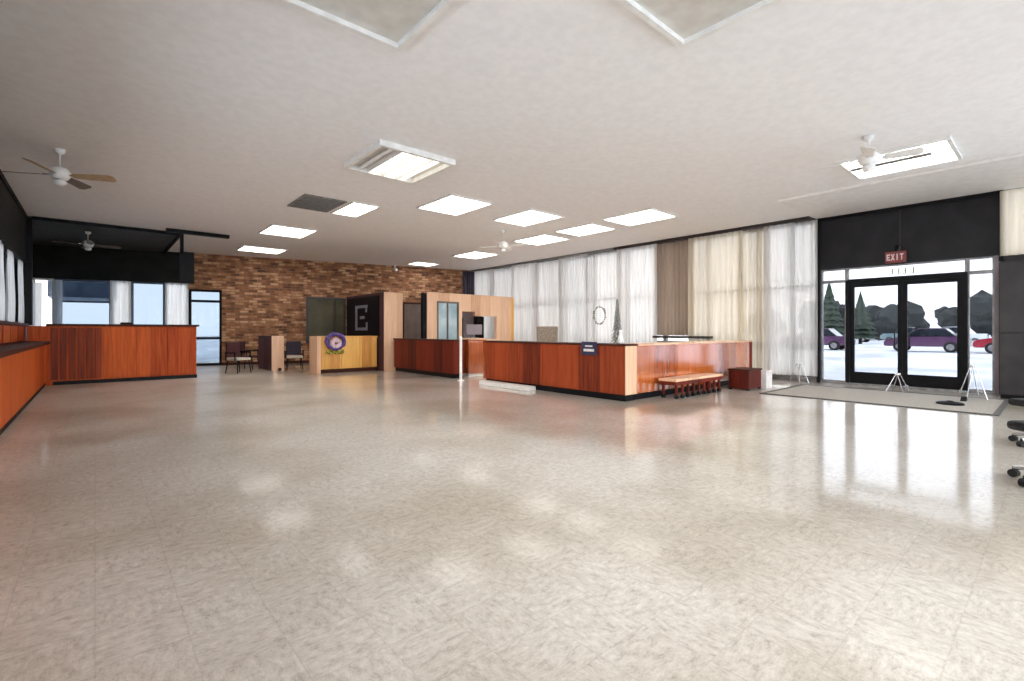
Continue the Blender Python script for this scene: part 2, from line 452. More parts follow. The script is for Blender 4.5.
def glazing(name, parent_loc, rotz, w, z0, z1, rails=(), fw=.06, fm='black', gm='glass', dep=.1):
    """opening in a local x-z plane from x=0..w"""
    o = structure(name, parent_loc, rotz)
    m = MB()
    m.box(0, fw, -dep / 2, dep / 2, z0, z1); m.box(w - fw, w, -dep / 2, dep / 2, z0, z1)
    m.box(fw, w - fw, -dep / 2, dep / 2, z0, z0 + fw); m.box(fw, w - fw, -dep / 2, dep / 2, z1 - fw, z1)
    for r in rails: m.box(fw, w - fw, -dep / 2, dep / 2, r - fw / 2, r + fw / 2)
    m.build('window_frame', fm, o)
    B(fw, w - fw, -.006, .006, z0 + fw, z1 - fw).build('glass', gm, o)
    return o

def bl(s, off=0):      # point on the askew far wall
    return (BW[0] + s * math.cos(BA) - off * math.sin(BA), BW[1] + s * math.sin(BA) + off * math.cos(BA), 0)

# teller room windows along the far wall
for i, (s0, s1) in enumerate([(-5.3, -4.35), (-4.35, -3.75), (-3.75, -2.25), (-2.25, -1.7), (-1.7, -.72), (-.72, 0.0)]):
    glazing('window_%d' % (20 + i), bl(s0, .12), BA, s1 - s0, .9, 3.05, fm='bluegrey' if i % 2 == 0 else 'white', gm='blueglass' if i in (0, 2, 4) else 'wallglass', rails=(2.3,) if i == 2 else ())
# glass door at the left end of the brick
d3 = glazing('door_3', bl(-.005, .12), BA, 1.07, 0.0, 2.86, rails=(1.03, 2.42), fw=.09, fm='black', gm='blueglass')
B(.1, .14, -.12, -.06, 1.1, 1.4).build('door_handle', 'chrome', d3)

# dark teller ceiling and its fascia
tc_ = structure('ceiling_teller')
B(-2.8, 1.9, 17.0, 22.6, ZC - .03, ZC - .002).build('dark_ceiling', 'darkceil', tc_)
B(-1.2, 1.9, 16.95, 17.0, ZC - .09, ZC - .001).build('fascia', 'black', tc_)
B(1.85, 1.9, 17.0, 22.0, ZC - .12, ZC - .03).build('fascia_end', 'black', tc_)
h = structure('trim_1')
B(1.88, 1.96, 16.9, 17.0, 3.55, ZC).build('hanger', 'black', h)
B(1.88, 2.22, 16.9, 17.0, 2.7, 3.62).build('drop_panel', 'black', h)
B(1.5, 3.05, 16.42, 16.6, ZC - .1, ZC - .002, bev=.01).build('trim_2', 'black', kind='structure')

# ------------------------------------------------------------------ window wall
for k in range(8):     # glazed front added behind the camera, unseen, to let in more daylight
    glazing('window_%d' % (50 + k), (-1.6 + k * 1.95, -4.15, 0), 0, 1.95, .3, ZC - .15, rails=(2.46,), fw=.05, fm='alu', gm='glass')
ww = structure('wall_window')
B(WX, WX + .2, 4.1, 20, 0, .12).build('sill', 'alu', ww)
B(WX, WX + .2, 4.1, 20, 4.1, ZC).build('head', 'bronze', ww)
B(WX, WX + .2, -4.3, -3.9, 0, ZC).build('blank_wall', 'wall', ww)
B(WX, WX + .2, -3.9, -.7, 4.1, ZC).build('head', 'bronze', ww)
for k in range(2): glazing('window_%d' % (18 + k), (WX + .1, -3.9 + k * 1.6, 0), PI / 2, 1.6, 0, 4.1, rails=(.96, 2.46), fw=.05, fm='alu', gm='glass', dep=.14)  # unseen panes added past the entrance for extra daylight
B(WX, WX + .2, 18.55, 20, 0, ZC).build('corner_wall', 'brick', ww)
B(WX, WX + .2, -.7, .86, 0, 2.78).build('dark_panel_wall', 'cabinet', ww)
nb = 0
yy = 4.1
while yy < 18.4:
    y1 = min(yy + 1.445, 18.55)
    glazing('window_%d' % (nb + 1), (WX + .1, yy, 0), PI / 2, y1 - yy, .12, 4.1, rails=(.96, 2.46), fw=.05, fm='alu', gm='wallglass', dep=.14)
    nb += 1; yy = y1
glazing('window_12', (WX + .1, -.7, 0), PI / 2, 1.56, 2.78, 4.18, fw=.05, fm='bronze', gm='wallglass', dep=.14)
B(13.42, 13.78, 6.7, 8.62, 1.08, 1.15, bev=.01).build('trim_3', 'bronze', kind='structure')     # dark ledge under the taupe drape
# curtain track along the head
t = structure('trim_4')
B(13.5, 13.78, 4.2, 10.2, ZC - .09, ZC - .001).build('track', 'bronze', t)
B(13.5, 13.78, 10.2, 18.6, ZC - .06, ZC - .001).build('track', 'alu', t)
# bright soffit above the entrance
B(11.3, WX, -3.9, 4.12, ZC - .05, ZC - .001, bev=.005).build('ceiling_soffit', 'soffit', kind='structure')

# ------------------------------------------------------------------ entrance
hd = structure('wall_entrance')
B(WX, WX + .15, .86, 2.44, 2.83, ZC - .12).build('header_panel', 'darkwall', hd)
B(WX, WX + .15, 2.46, 4.05, 2.83, ZC - .12).build('header_panel', 'darkwall', hd)
B(WX - .01, WX + .1, 2.435, 2.465, 2.83, ZC - .12).build('seam', 'cabinet', hd)
B(WX - .05, WX + .15, .86, 4.1, ZC - .13, ZC - .05).build('top_band', 'black', hd)
B(WX - .06, WX + .15, 4.03, 4.1, 0, ZC - .05).build('jamb', 'black', hd)
B(WX - .06, WX + .15, .80, .87, 2.7, ZC - .05).build('jamb', 'black', hd)
B(WX - .03, WX + .15, .85, .93, 0, 2.83).build('jamb', 'mauve', hd)
B(WX - .02, WX + .16, .9, 4.05, 0, .05).build('threshold', 'alu', hd)
for i, (a, b) in enumerate([(.93, 1.34), (1.34, 3.48), (3.48, 4.03)]):
    glazing('window_%d' % (13 + i), (WX + .07, a, 0), PI / 2, b - a, 2.52, 2.83, fw=.035, fm='alu', gm='doorglass')
glazing('window_16', (WX + .07, .93, 0), PI / 2, .41, .05, 2.52, fw=.035, fm='alu', gm='doorglass')
glazing('window_17', (WX + .07, 3.48, 0), PI / 2, .55, .05, 2.52, fw=.035, fm='alu', gm='doorglass')
df = structure('door_frame')
m = MB(); m.box(WX - .02, WX + .15, 1.33, 1.41, .05, 2.54); m.box(WX - .02, WX + .15, 3.41, 3.49, .05, 2.54); m.box(WX - .02, WX + .15, 1.41, 3.41, 2.43, 2.54)
m.build('frame', 'black', df)
for k, (a, b) in enumerate([(1.41, 2.409), (2.411, 3.41)]):
    d = structure('door_%d' % (k + 1), (WX + .05, a, 0))
    w = b - a
    m = MB(); m.box(-.03, .03, 0, .085, .05, 2.43); m.box(-.03, .03, w - .085, w, .05, 2.43)
    m.box(-.03, .03, .085, w - .085, .05, .32); m.box(-.03, .03, .085, w - .085, 2.35, 2.43)
    m.build('door_frame', 'black', d)
    B(-.006, .006, .085, w - .085, .32, 2.35).build('glass', 'doorglass', d)
    m = MB(); yy = w - .13 if k == 0 else .13
    m.tube((-.09, yy, .95), (-.09, yy, 1.25), .012); m.tube((-.03, yy, .97), (-.09, yy, .97), .009); m.tube((-.03, yy, 1.23), (-.09, yy, 1.23), .009)
    m.build('door_handle', 'black', d)

# exit sign
ex = thing('exit_sign', 'dull red exit sign with pale letters on dark header above the glass doors', 'sign', (WX - .03, 2.52, 2.98))
B(-.05, .02, -.19, .19, -.13, .13, bev=.01).build('sign_box', 'exitred', ex)
m = MB()
def letter(m, ch, y0, w, z0, hgt, x, st=.022):
    """block letters in the y-z plane, read from -x with y running right to left"""
    def r(u0, u1, v0, v1): m.box(x, x + .012, y0 - u1 * w, y0 - u0 * w, z0 + v0 * hgt, z0 + v1 * hgt)
    def dg(u0, v0, u1, v1):
        m.prism([(y0 - u0 * w - .012, z0 + v0 * hgt), (y0 - u0 * w + .012, z0 + v0 * hgt), (y0 - u1 * w + .012, z0 + v1 * hgt), (y0 - u1 * w - .012, z0 + v1 * hgt)], 'x', x, x + .012)
    q = .2
    if ch == 'E': r(0, .3, 0, 1); r(.3, 1, 0, q); r(.3, .85, .4, .6); r(.3, 1, 1 - q, 1)
    if ch == 'X': dg(.1, 0, .9, 1); dg(.9, 0, .1, 1)
    if ch == 'I': r(.32, .68, 0, 1)
    if ch == 'T': r(0, 1, 1 - q, 1); r(.35, .65, 0, 1 - q)
for i, ch in enumerate('EXIT'): letter(m, ch, .155 - i * .08, .062, -.07, .14, -.064)
m.build('letters', 'exitletter', ex)
ln = MB(); ln.tube((0, 0, .13), (0, 0, .2), .02); ln.blob((-.02, -.02, .23), .045, 2, 0)
ln.build('lamp_head', 'black', ex, smooth=True)
# stick-on characters low on the transom
wl = thing('window_lettering', 'row of small olive stick-on characters low on the transom glass', 'lettering', (WX + .045, 0, 0))
for k, yy in enumerate((2.62, 2.50, 2.38, 2.24)):
    m = MB()
    m.prism([(yy - .035, 2.60), (yy + .035, 2.60), (yy + .035, 2.615), (yy - .012, 2.615), (yy - .012, 2.66), (yy + .02, 2.66), (yy + .02, 2.675), (yy - .012, 2.675), (yy - .012, 2.735), (yy - .035, 2.735)], 'x', -.004, 0)
    m.build('character', 'olivevinyl', wl)

# dark cabinet standing right of the entrance
cb = thing('tall_cabinet', 'tall dark grey cabinet with two doors standing right of the glass entrance', 'cabinet', (13.76, .15, 0))
B(-.62, 0, -1.1, .68, .08, 2.62, bev=.008).build('body', 'cabinet', cb)
B(-.58, 0, -1.08, .66, 0, .08).build('plinth', 'black', cb)
for a, b, z0, z1 in ((-.18, .66, .12, 1.24), (-.18, .66, 1.27, 2.58), (-1.08, -.2, .12, 1.24), (-1.08, -.2, 1.27, 2.58)):
    d = B(-.64, -.62, a, b, z0, z1, bev=.003).build('door', 'cabinet', cb)
    B(-.665, -.64, b - .08 if a < -.5 else a + .05, b - .05 if a < -.5 else a + .08, (z0 + z1) / 2 - .08, (z0 + z1) / 2 + .08).build('handle', 'chrome', d)

# ------------------------------------------------------------------ curtains
def curtain(y0, y1, z0, z1, mat, label, x=13.62, amp=.045, wl=.13, seed=0, group='drapes along the window wall', gather=0.0):
    rnd = random.Random(seed)
    m = MB(); n = max(12, int((y1 - y0) / .018)); rows = 7
    ph = rnd.uniform(0, 6); vs = []
    cx = (y0 + y1) / 2
    for r in range(rows + 1):
        f = r / rows; row = []
        for i in range(n + 1):
            u = i / n
            yy = y0 + (y1 - y0) * u
            pull = 1 - gather * math.sin(PI * min(1, f * 1.3)) ** 2 * .5
            a = amp * (.55 + .45 * (1 - f)) * (1 + .4 * math.sin(u * 9 + seed))
            xx = x + a * math.sin(2 * PI * (yy - y0) / wl + ph + .8 * math.sin(u * 11 + seed * 2)) + .01 * math.sin(f * 5 + u * 7)
            row.append(m.b.verts.new((xx, cx + (yy - cx) * pull, z0 + (z1 - z0) * f)))
        vs.append(row)
    for a, b in zip(vs, vs[1:]):
        for i in range(n): m.b.faces.new((a[i], a[i + 1], b[i + 1], b[i]))
    o = m.build('curtain', mat, smooth=True)
    return tag(o, label, 'curtain', group)

sheers = [
 (16.94, 18.2, 'narrow white sheer drape in the far corner above the wood-framed partition'),
 (15.54, 16.98, 'white sheer drape, second from the far corner, above the partition'),
 (14.13, 15.58, 'white sheer drape just right of the wood-framed partition'),
 (12.72, 14.17, 'white sheer drape behind the grey brown chair back'),
 (11.43, 12.76, 'pale grey pleated sheer drape right of the grey brown chair back'),
 (10.02, 11.47, 'wide white sheer drape behind the hanging wreath'),
 (8.60, 10.06, 'wide bright white sheer drape just left of the taupe drape'),
]
for i, (a, b, l) in enumerate(sheers):
    curtain(a - .06, b + .06, .16, 4.1, 'sheer2' if i == 4 else 'sheer', l, seed=i + 1, x=(13.55, 13.68)[i % 2])
curtain(7.33, 8.67, 1.16, 4.1, 'taupe', 'taupe brown pleated drape ending above a dark ledge', seed=11, amp=.045, x=13.68)
curtain(5.84, 7.45, .16, 4.1, 'cream', 'wide cream drape right of the taupe drape', seed=12, wl=.17, x=13.55)
curtain(5.17, 6.0, .16, 4.1, 'cream', 'narrow deep cream drape with brownish folds', seed=13, wl=.11, x=13.68)
curtain(4.54, 5.3, .16, 4.1, 'sheer2', 'grey white drape, second from the entrance jamb', seed=14, wl=.15, x=13.55)
curtain(4.05, 4.7, .16, 4.1, 'sheer2', 'grey white drape right beside the black entrance jamb', seed=15, wl=.15, x=13.68)
curtain(-.68, .85, 2.8, 4.1, 'cream', 'short cream drape above the tall dark cabinet', seed=16, x=13.7, amp=.03)
# teller window drapes
for i, (s0, s1, zt, l) in enumerate([(-4.35, -4.0, 2.9, 'thin pale drape strip at the left of the teller room windows'),
      (-3.72, -3.5, 3.0, 'narrow white drape strip between dark teller window panes'),
      (-2.25, -1.72, 3.05, 'white drape strip behind the middle of the tall teller counter'),
      (-.68, -.02, 3.05, 'white drape left of the glass door in the teller room')]):
    o = curtain(0, s1 - s0, .95, zt, 'teller_sheer', l, x=0, seed=30 + i, amp=.03, group='drapes in the teller room')
    p = bl(s0, -.08); o.location = p; o.rotation_euler = (0, 0, BA - PI / 2)
    o.data.transform(Matrix.Scale(1, 4)); 
for i, (a, b, l) in enumerate([(16.0, 16.9, 'cool white drape nearest the black corner post, left side wall'),
      (14.2, 15.2, 'cool white drape second from the black corner post, left side wall'),
      (12.6, 13.5, 'cool white drape at the left edge of the picture, side wall')]):
    curtain(a, b, 1.5, 2.98, 'teller_sheer', l, x=-1.34, seed=40 + i, amp=.02, group='drapes on the teller side wall')

# ------------------------------------------------------------------ ceiling lamps
def panel(cx, cy, sx, sy, lens, label, name='ceiling_light', group='ceiling panel lights', depth=.03):
    t = thing(name, label, 'light', (cx, cy, ZC - .002), 0, group)
    m = MB(); w = .05
    m.box(-sx, sx, -sy, -sy + w, -depth, 0); m.box(-sx, sx, sy - w, sy, -depth, 0)
    m.box(-sx, -sx + w, -sy + w, sy - w, -depth, 0); m.box(sx - w, sx, -sy + w, sy - w, -depth, 0)
    m.build('frame', 'white', t)
    B(-sx + w, sx - w, -sy + w, sy - w, -.012, -.004).build('lens', lens, t)
    return t
panel(1.62, 3.68, .70, .72, 'lens', 'large unlit ceiling panel light at the top left of centre', depth=.06)
panel(3.72, 1.78, .70, .72, 'lens', 'large unlit ceiling panel light at the top right of centre', depth=.06)
panel(6.2, 9.15, .58, .74, 'lamp', 'lit ceiling panel just right of the bare-tube light')
panel(8.3, 8.95, .58, .74, 'lamp', 'lit ceiling panel, upper left of the four near the white drapes')
panel(10.4, 7.05, .60, .74, 'lamp', 'lit ceiling panel nearest the taupe drape')
panel(10.5, 8.92, .55, .70, 'lamp', 'lit ceiling panel directly behind the one nearest the taupe drape')
panel(10.6, 10.8, .58, .74, 'lamp', 'lit ceiling panel right beside the centre ceiling fan')
panel(10.85, 14.6, .58, .74, 'lamp', 'small looking lit ceiling panel behind the centre ceiling fan')
panel(10.6, 18.0, .55, .45, 'lamp', 'faint lit ceiling panel close to the far brick corner')
panel(4.2, 14.7, .62, .74, 'lamp', 'lit ceiling panel between the grille and the brick wall')
panel(4.45, 18.6, .70, .60, 'lamp', 'lit ceiling panel closest to the brick wall on the left')
l12 = panel(4.64, 11.0, .34, .68, 'lamp', 'narrow lit ceiling panel touching the grey grille')
# bare-tube fixture with its cover open
t = thing('ceiling_light', 'bare-tube ceiling light with cream louvres, left of centre', 'light', (3.9, 7.42, ZC - .002), 0, 'ceiling panel lights')
m = MB(); a, b = .68, .70
m.box(-a, a, -b, -b + .06, -.09, 0); m.box(-a, a, b - .06, b, -.09, 0); m.box(-a, -a + .06, -b + .06, b - .06, -.09, 0); m.box(a - .06, a, -b + .06, b - .06, -.09, 0)
m.build('frame', 'white', t)
B(-a + .06, a - .06, -b + .06, b - .06, -.01, -.004).build('tray', 'lens', t)
for k, x in enumerate((-.42, -.14, .14, .42)):
    m = MB(); m.tube((x, -b + .08, -.045), (x, b - .08, -.045), .028 if k in (0, 3) else .05)
    m.build('tube', 'lampwarm' if k else 'white', t)
for x in (-.28, 0, .28):
    B(x - .012, x + .012, -b + .06, b - .06, -.085, -.01).build('baffle', 'white', t)
# entrance fixture: tray with two tubes and a dark channel
t = thing('ceiling_light', 'bright uncovered ceiling light behind the fan before the entrance', 'light', (10.15, 1.82, ZC - .002), 0, 'ceiling panel lights')
m = MB(); a, b = .66, .72
m.box(-a, a, -b, -b + .05, -.05, 0); m.box(-a, a, b - .05, b, -.05, 0); m.box(-a, -a + .05, -b + .05, b - .05, -.05, 0); m.box(a - .05, a, -b + .05, b - .05, -.05, 0)
m.build('frame', 'white', t)
B(-a + .05, -.08, -b + .05, b - .05, -.02, -.004).build('lens', 'lamp', t)
B(.08, a - .05, -b + .05, b - .05, -.02, -.004).build('lens', 'lamp', t)
B(-.08, .08, -b + .3, b - .05, -.03, -.004).build('channel', 'vent', t)
# unseen lit panels added behind the camera to brighten the hall
for k, (x, y) in enumerate([(6.2, -1.6), (10.2, -2.2), (1.6, -2.0), (6.4, 3.2)][:3]):
    panel(x, y, .6, .74, 'lamp', 'added unseen lit ceiling panel in the front part of the hall, %s' % ['near the middle', 'near the window wall', 'near the teller side'][k])
# grille
t = thing('ceiling_vent', 'dark grey square return grille on ceiling, left of a narrow lit panel', 'vent', (3.77, 11.05, ZC - .002))
m = MB(); m.box(-.45, .45, -.62, -.57, -.025, 0); m.box(-.45, .45, .57, .62, -.025, 0); m.box(-.45, -.4, -.57, .57, -.025, 0); m.box(.4, .45, -.57, .57, -.025, 0)
m.build('frame', 'vent', t)
m = MB()
for k in range(18): m.box(-.4, .4, -.56 + k * .063, -.545 + k * .063, -.02, -.004)
m.build('slats', 'vent', t)
B(-.4, .4, -.57, .57, -.004, -.001).build('backing', 'cabinet', t)

# ------------------------------------------------------------------ ceiling fans
def fan(x, y, z, rot, label, bm='blade', top=ZC, r=.74, globe=True):
    t = thing('ceiling_fan', label, 'ceiling fan', (x, y, z), rot, 'ceiling fans')
    m = MB(); m.lathe([(.012, .12), (.012, top - z - .08), (.06, top - z - .06), (.075, top - z - .001)], n=16); m.build('rod', 'white' , t, smooth=True)
    m = MB(); m.lathe([(.03, -.07), (.1, -.06), (.13, -.01), (.13, .06), (.09, .11), (.03, .13)], n=20); m.build('motor', 'white', t, smooth=True)
    for k in range(4):
        a = k * PI / 2
        m = MB()
        pts = [(.16, -.03), (.2, -.065), (r - .06, -.09), (r, -.06), (r, .06), (r - .06, .09), (.2, .065), (.16, .03)]
        m.prism(pts, 'z', -.004, .004)
        bmesh.ops.rotate(m.b, verts=m.b.verts, cent=(0, 0, 0), matrix=Matrix.Rotation(-.3, 3, 'X'))
        bmesh.ops.rotate(m.b, verts=m.b.verts, cent=(0, 0, 0), matrix=Matrix.Rotation(a, 3, 'Z'))
        bb = m.build('blade', bm if not isinstance(bm, (list, tuple)) else bm[k], t)
        m = MB(); m.box(.09, .22, -.02, .02, .0, .01); bmesh.ops.rotate(m.b, verts=m.b.verts, cent=(0, 0, 0), matrix=Matrix.Rotation(a, 3, 'Z'))
        m.build('blade_bracket', 'chrome', bb)
    if globe:
        m = MB(); m.lathe([(.01, -.17), (.06, -.155), (.085, -.12), (.07, -.085), (.03, -.07)], n=16); m.build('light_globe', 'white', t, smooth=True)
    return t
fan(-.42, 10.45, 3.77, -.45, 'ceiling fan with tan and grey blades beside the left side wall', ['blade', 'darkblade', 'darkblade', 'blade'])
fan(8.63, 1.9, 3.83, .2, 'ceiling fan with white blades in front of the entrance light', 'white', r=.62)
fan(8.8, 10.5, 3.72, .6, 'small looking ceiling fan in the middle above the hall', 'white')
fan(-.15, 18.4, 3.78, .1, 'ceiling fan under the dark teller room ceiling', 'darkblade', top=ZC - .03)

# ------------------------------------------------------------------ teller counters, left
tc = thing('teller_counter', 'long orange wood teller counter with dark ledge along the left side wall', 'counter', (0, 0, 0))
B(-1.24, -.87, -3.9, 15.85, .1, 1.0).build('front_panel', 'tellerwood', tc)
B(-1.24, -.89, -3.9, 15.85, 0, .1).build('plinth', 'black', tc)
B(-1.26, -.78, -3.9, 15.3, 1.0, 1.07, bev=.008).build('ledge', 'capwood', tc)
B(-1.29, -1.22, -3.9, 15.85, 1.07, 1.42).build('upper_panel', 'darkred', tc)
B(-1.32, -1.16, -3.9, 15.85, 1.42, 1.47, bev=.006).build('cap_rail', 'capwood', tc)
for k in range(9):
    yb = 15.2 - k * 1.1
    B(-1.22, -1.2, yb - .82, yb, 1.09, 1.4, bev=.004).build('raised_panel', 'tellerwood', tc)
rc = thing('teller_counter', 'tall orange wood counter across the teller room front', 'counter', (0, 15.9, 0))
B(-1.2, 2.14, 0, .55, .0, 1.42).build('body', 'tellerwood', rc)
B(-.76, 2.15, -.03, -.001, 0, .09).build('plinth', 'black', rc)
B(-.88, 2.2, -.04, .6, 1.42, 1.475, bev=.008).build('top', 'capwood', rc)
for k in range(6):
    B(-.80 + k * .16, -.67 + k * .16, -.02, 0, .12, 1.38, bev=.004).build('vertical_board', 'redwood', rc)
for k in range(3):
    B(.16 + k * .66, .8 + k * .66, -.018, 0, .12, 1.38, bev=.004).build('front_panel', 'tellerwood', rc)
tag(B(-.12, .12, -.08, .08, 0, .05, bev=.01).build('deposit_tray', 'black', loc=(.62, 16.2, 1.475)), 'small black tray on the tall teller counter', 'tray')

# ------------------------------------------------------------------ reception counter, right
CX, CY = 7.33, 5.28
rcn = thing('reception_counter', 'long L-shaped red brown wood reception counter with dark top edge', 'counter', (CX, CY, 0))
# long side (faces the hall, along y)
B(0, .35, 0, 4.2, .12, 1.02).build('side_body', 'redwood', rcn)
B(.03, .33, .03, 4.17, 0, .12).build('plinth', 'black', rcn)
B(-.02, .38, -.02, 4.24, 1.02, 1.06, bev=.006).build('counter_top', 'capwood', rcn)
for k in range(10):
    B(-.012, 0, .03 + k * .42, .43 + k * .42, .14, 1.0, bev=.003).build('board', 'redwood', rcn)
B(-.016, .02, 4.16, 4.24, .12, 1.02).build('end_post', 'orange', rcn)
# return (faces the camera side, along x)
B(.35, 5.4, 0, .35, .12, 1.02).build('return_body', 'orange', rcn)
B(.38, 5.35, .04, .33, 0, .12).build('return_plinth', 'black', rcn)
B(.38, 5.44, -.02, .38, 1.02, 1.06, bev=.006).build('return_top', 'pale', rcn)
B(.0, .35, -.012, 0, .12, 1.02).build('corner_panel', 'pale', rcn)
B(5.3, 5.42, -.02, .36, 0, 1.02).build('end_post', 'darkred', rcn)
for k in range(5):
    B(.36 + k * .98, 1.337 + k * .98, -.014, 0, .14, 1.0, bev=.003).build('return_board', 'orange', rcn)

# low bench with black-footed legs
bn = thing('bench', 'low wooden slat bench with black feet before the reception counter return', 'bench', (8.3, 4.82, 0))
B(0, 1.92, 0, .38, .33, .38, bev=.008).build('seat', 'pale', bn)
B(.02, 1.9, .02, .36, .26, .33).build('seat_rail', 'darkred', bn)
for k in range(9):
    x = .1 + k * .215
    for yy in ((.05, .33) if k in (0, 8) else (.05,)):
        lg = B(x - .02, x + .02, yy - .02, yy + .02, .06, .26).build('leg', 'darkred', bn)
        m = MB(); m.lathe([(.03, 0), (.045, .02), (.04, .06), (.02, .07)], (x, yy, 0), 12); m.build('foot', 'black', lg)
# brown box
bx = thing('storage_box', 'low dark brown wooden chest at the window end of the bench', 'chest', (11.05, 4.72, 0))
B(-.33, .33, -.22, .22, .03, .42, bev=.01).build('body', 'darkred', bx)
B(-.35, .35, -.24, .24, .42, .46, bev=.008).build('lid', 'capwood', bx)
for x in (-.3, .3):
    for yy in (-.19, .19): B(x - .03, x + .03, yy - .03, yy + .03, 0, .03).build('foot', 'black', bx)
wb2 = thing('storage_box', 'pale cream carton standing between the wooden chest and the mat', 'box', (11.6, 4.55, 0))
B(-.17, .17, -.14, .14, 0, .4, bev=.006).build('body', 'paper', wb2)
B(-.02, .02, -.145, .145, .4, .403).build('tape', 'seatpale', wb2)

# sign hung on the long counter
sg = thing('counter_sign', 'small navy sign with pale lettering hung on the reception counter front', 'sign', (CX - .025, 6.1, .95))
B(-.015, .0, -.19, .19, -.12, .14, bev=.004).build('board', 'navy', sg)
B(-.02, -.015, -.13, .13, -.05, .0).build('text_band', 'paper', sg)
B(-.02, -.015, -.09, .09, .04, .07).build('text_band', 'paper', sg)

# candle-like white vase on the counter corner
vs_ = MB(); vs_.lathe([(.05, 0), (.065, .04), (.055, .12), (.03, .19), (.035, .24), (.03, .26)], n=20)
tag(vs_.build('vase', 'white', loc=(7.5, 5.5, 1.06), smooth=True), 'white vase standing on the corner of the reception counter', 'vase')

# gate area: left counter, post, pillar cabinet
lc = thing('low_counter', 'dark red wood counter left of the gate, running toward the brick wall', 'counter', (7.4, 10.95, 0))
B(0, .35, 0, 3.45, .12, 1.02).build('body', 'darkred', lc)
B(.03, .32, .03, 3.42, 0, .12).build('plinth', 'black', lc)
B(-.02, .38, -.02, 3.49, 1.02, 1.06, bev=.006).build('counter_top', 'capwood', lc)
for k in range(6): B(-.012, 0, .03 + k * .565, .57 + k * .565, .14, 1.0, bev=.003).build('board', 'darkred', lc)
p = MB(); p.lathe([(.09, 0), (.09, .015), (.035, .03), (.035, 1.1), (.045, 1.12), (.02, 1.16)], n=16)
tag(p.build('post', 'white', loc=(7.22, 10.35, 0), smooth=True), 'slim white post standing at the gate between the two counters', 'post')
pc = thing('pedestal_cabinet', 'narrow orange wood cabinet behind the white post', 'cabinet', (8.35, 11.3, 0), -.1)
B(-.3, .3, -.2, .25, .08, 1.05, bev=.006).build('body', 'orange', pc)
B(-.28, .28, -.17, .23, 0, .08).build('plinth', 'white', pc)
B(-.32, .32, -.22, .27, 1.05, 1.09, bev=.006).build('top', 'pale', pc)
d = B(-.27, .27, -.215, -.2, .12, 1.0, bev=.003).build('door', 'orange', pc)
B(.2, .22, -.235, -.215, .55, .68).build('handle', 'chrome', d)
cp = thing('monitor', 'mauve grey monitor on top of the narrow orange cabinet', 'monitor', (8.35, 11.3, 1.09), -.3)
B(-.12, .12, -.07, .07, 0, .02, bev=.004).build('base', 'mauve', cp)
B(-.02, .02, -.02, .02, .02, .12).build('stand', 'mauve', cp)
B(-.24, .24, -.03, .03, .1, .4, bev=.01).build('screen', 'mauve', cp)
# papers by the gate
pp = MB(); pp.box(-.24, .0, -1.4, .35, 0, .09, bev=.01)
tag(pp.build('floor_duct', 'white', loc=(7.3, 9.0, 0)), 'white low duct lying on the floor at the reception counter foot', 'duct')

# ------------------------------------------------------------------ wood framed office front
of = thing('office_partition', 'pale wood office partition with a blue-grey glazed window', 'partition', (8.4, 14.0, 0))
m = MB()
m.box(0, .38, 0, .14, 0, 2.57); m.box(1.28, 2.0, 0, .14, 2.0, 2.57); m.box(.38, 1.28, 0, .14, 2.32, 2.57); m.box(.38, 1.28, 0, .14, 0, .95)
m.box(1.28, 1.42, 0, .14, 0, 2.0); m.box(1.42, 2.0, 0, .14, 0, 1.0); m.box(2.0, 3.8, 0, .14, 1.85, 2.57); m.box(3.0, 3.8, 0, .14, 0, 1.85); m.box(2.0, 3.0, 0, .14, 0, 1.0)
m.build('panelling', 'pale', of)
B(-.02, 3.84, -.02, .16, 2.57, 2.61, bev=.004).build('top_rail', 'pale', of)
B(3.72, 3.84, -.02, .9, 0, 2.57).build('end_panel', 'yellow', of)
wf = MB(); wf.box(.38, .44, -.02, .1, .95, 2.32); wf.box(1.22, 1.28, -.02, .1, .95, 2.32); wf.box(.44, 1.22, -.02, .1, 2.26, 2.32); wf.box(.44, 1.22, -.02, .1, .95, 1.01); wf.box(.8, .84, -.02, .1, 1.01, 2.26)
wfo = wf.build('window_frame', 'greydoor', of)
B(.44, 1.22, .03, .05, 1.01, 2.26).build('pane', 'paneblue', wfo)
B(1.42, 3.0, .9, .96, 0, 2.0).build('inner_panel', 'mauve', of)
B(-.16, -.02, .0, .14, 0, 2.57).build('dark_jamb', 'black', of)
B(2.54, 2.86, .6, .84, 0, 1.85, bev=.01).build('dark_box', 'black', of)  # plain black box standing behind the opening
B(1.62, 1.9, .6, .84, 0, 1.8, bev=.01).build('dark_box', 'black', of)

# kiosk wall with the black panel
ks = thing('partition_wall', 'maroon partition wall with black panel and pale wood end', 'partition', (7.1, 14.5, 0))
B(.02, .64, .03, 3.1, 0, 2.55).build('core', 'maroonfab', ks)
B(0, .66, 0, .03, 0, 2.57).build('end_panel', 'pale', ks)
B(0, .02, .03, 3.1, 0, 2.57).build('side_panel', 'maroonfab', ks)
B(-.03, 0, .35, 3.0, 1.12, 2.48, bev=.004).build('black_panel', 'screen', ks)
m = MB()      # grey block mark on the black panel
def bar(y0, y1, z0, z1): m.box(-.045, -.03, y0, y1, z0, z1)
bar(2.05, 2.2, 1.32, 2.2); bar(1.2, 2.05, 2.1, 2.2); bar(1.2, 2.05, 1.32, 1.42); bar(1.2, 1.32, 1.42, 1.6); bar(1.45, 1.8, 1.72, 1.82); bar(1.25, 1.35, 1.95, 2.1)
m.build('logo', 'greymark', ks)

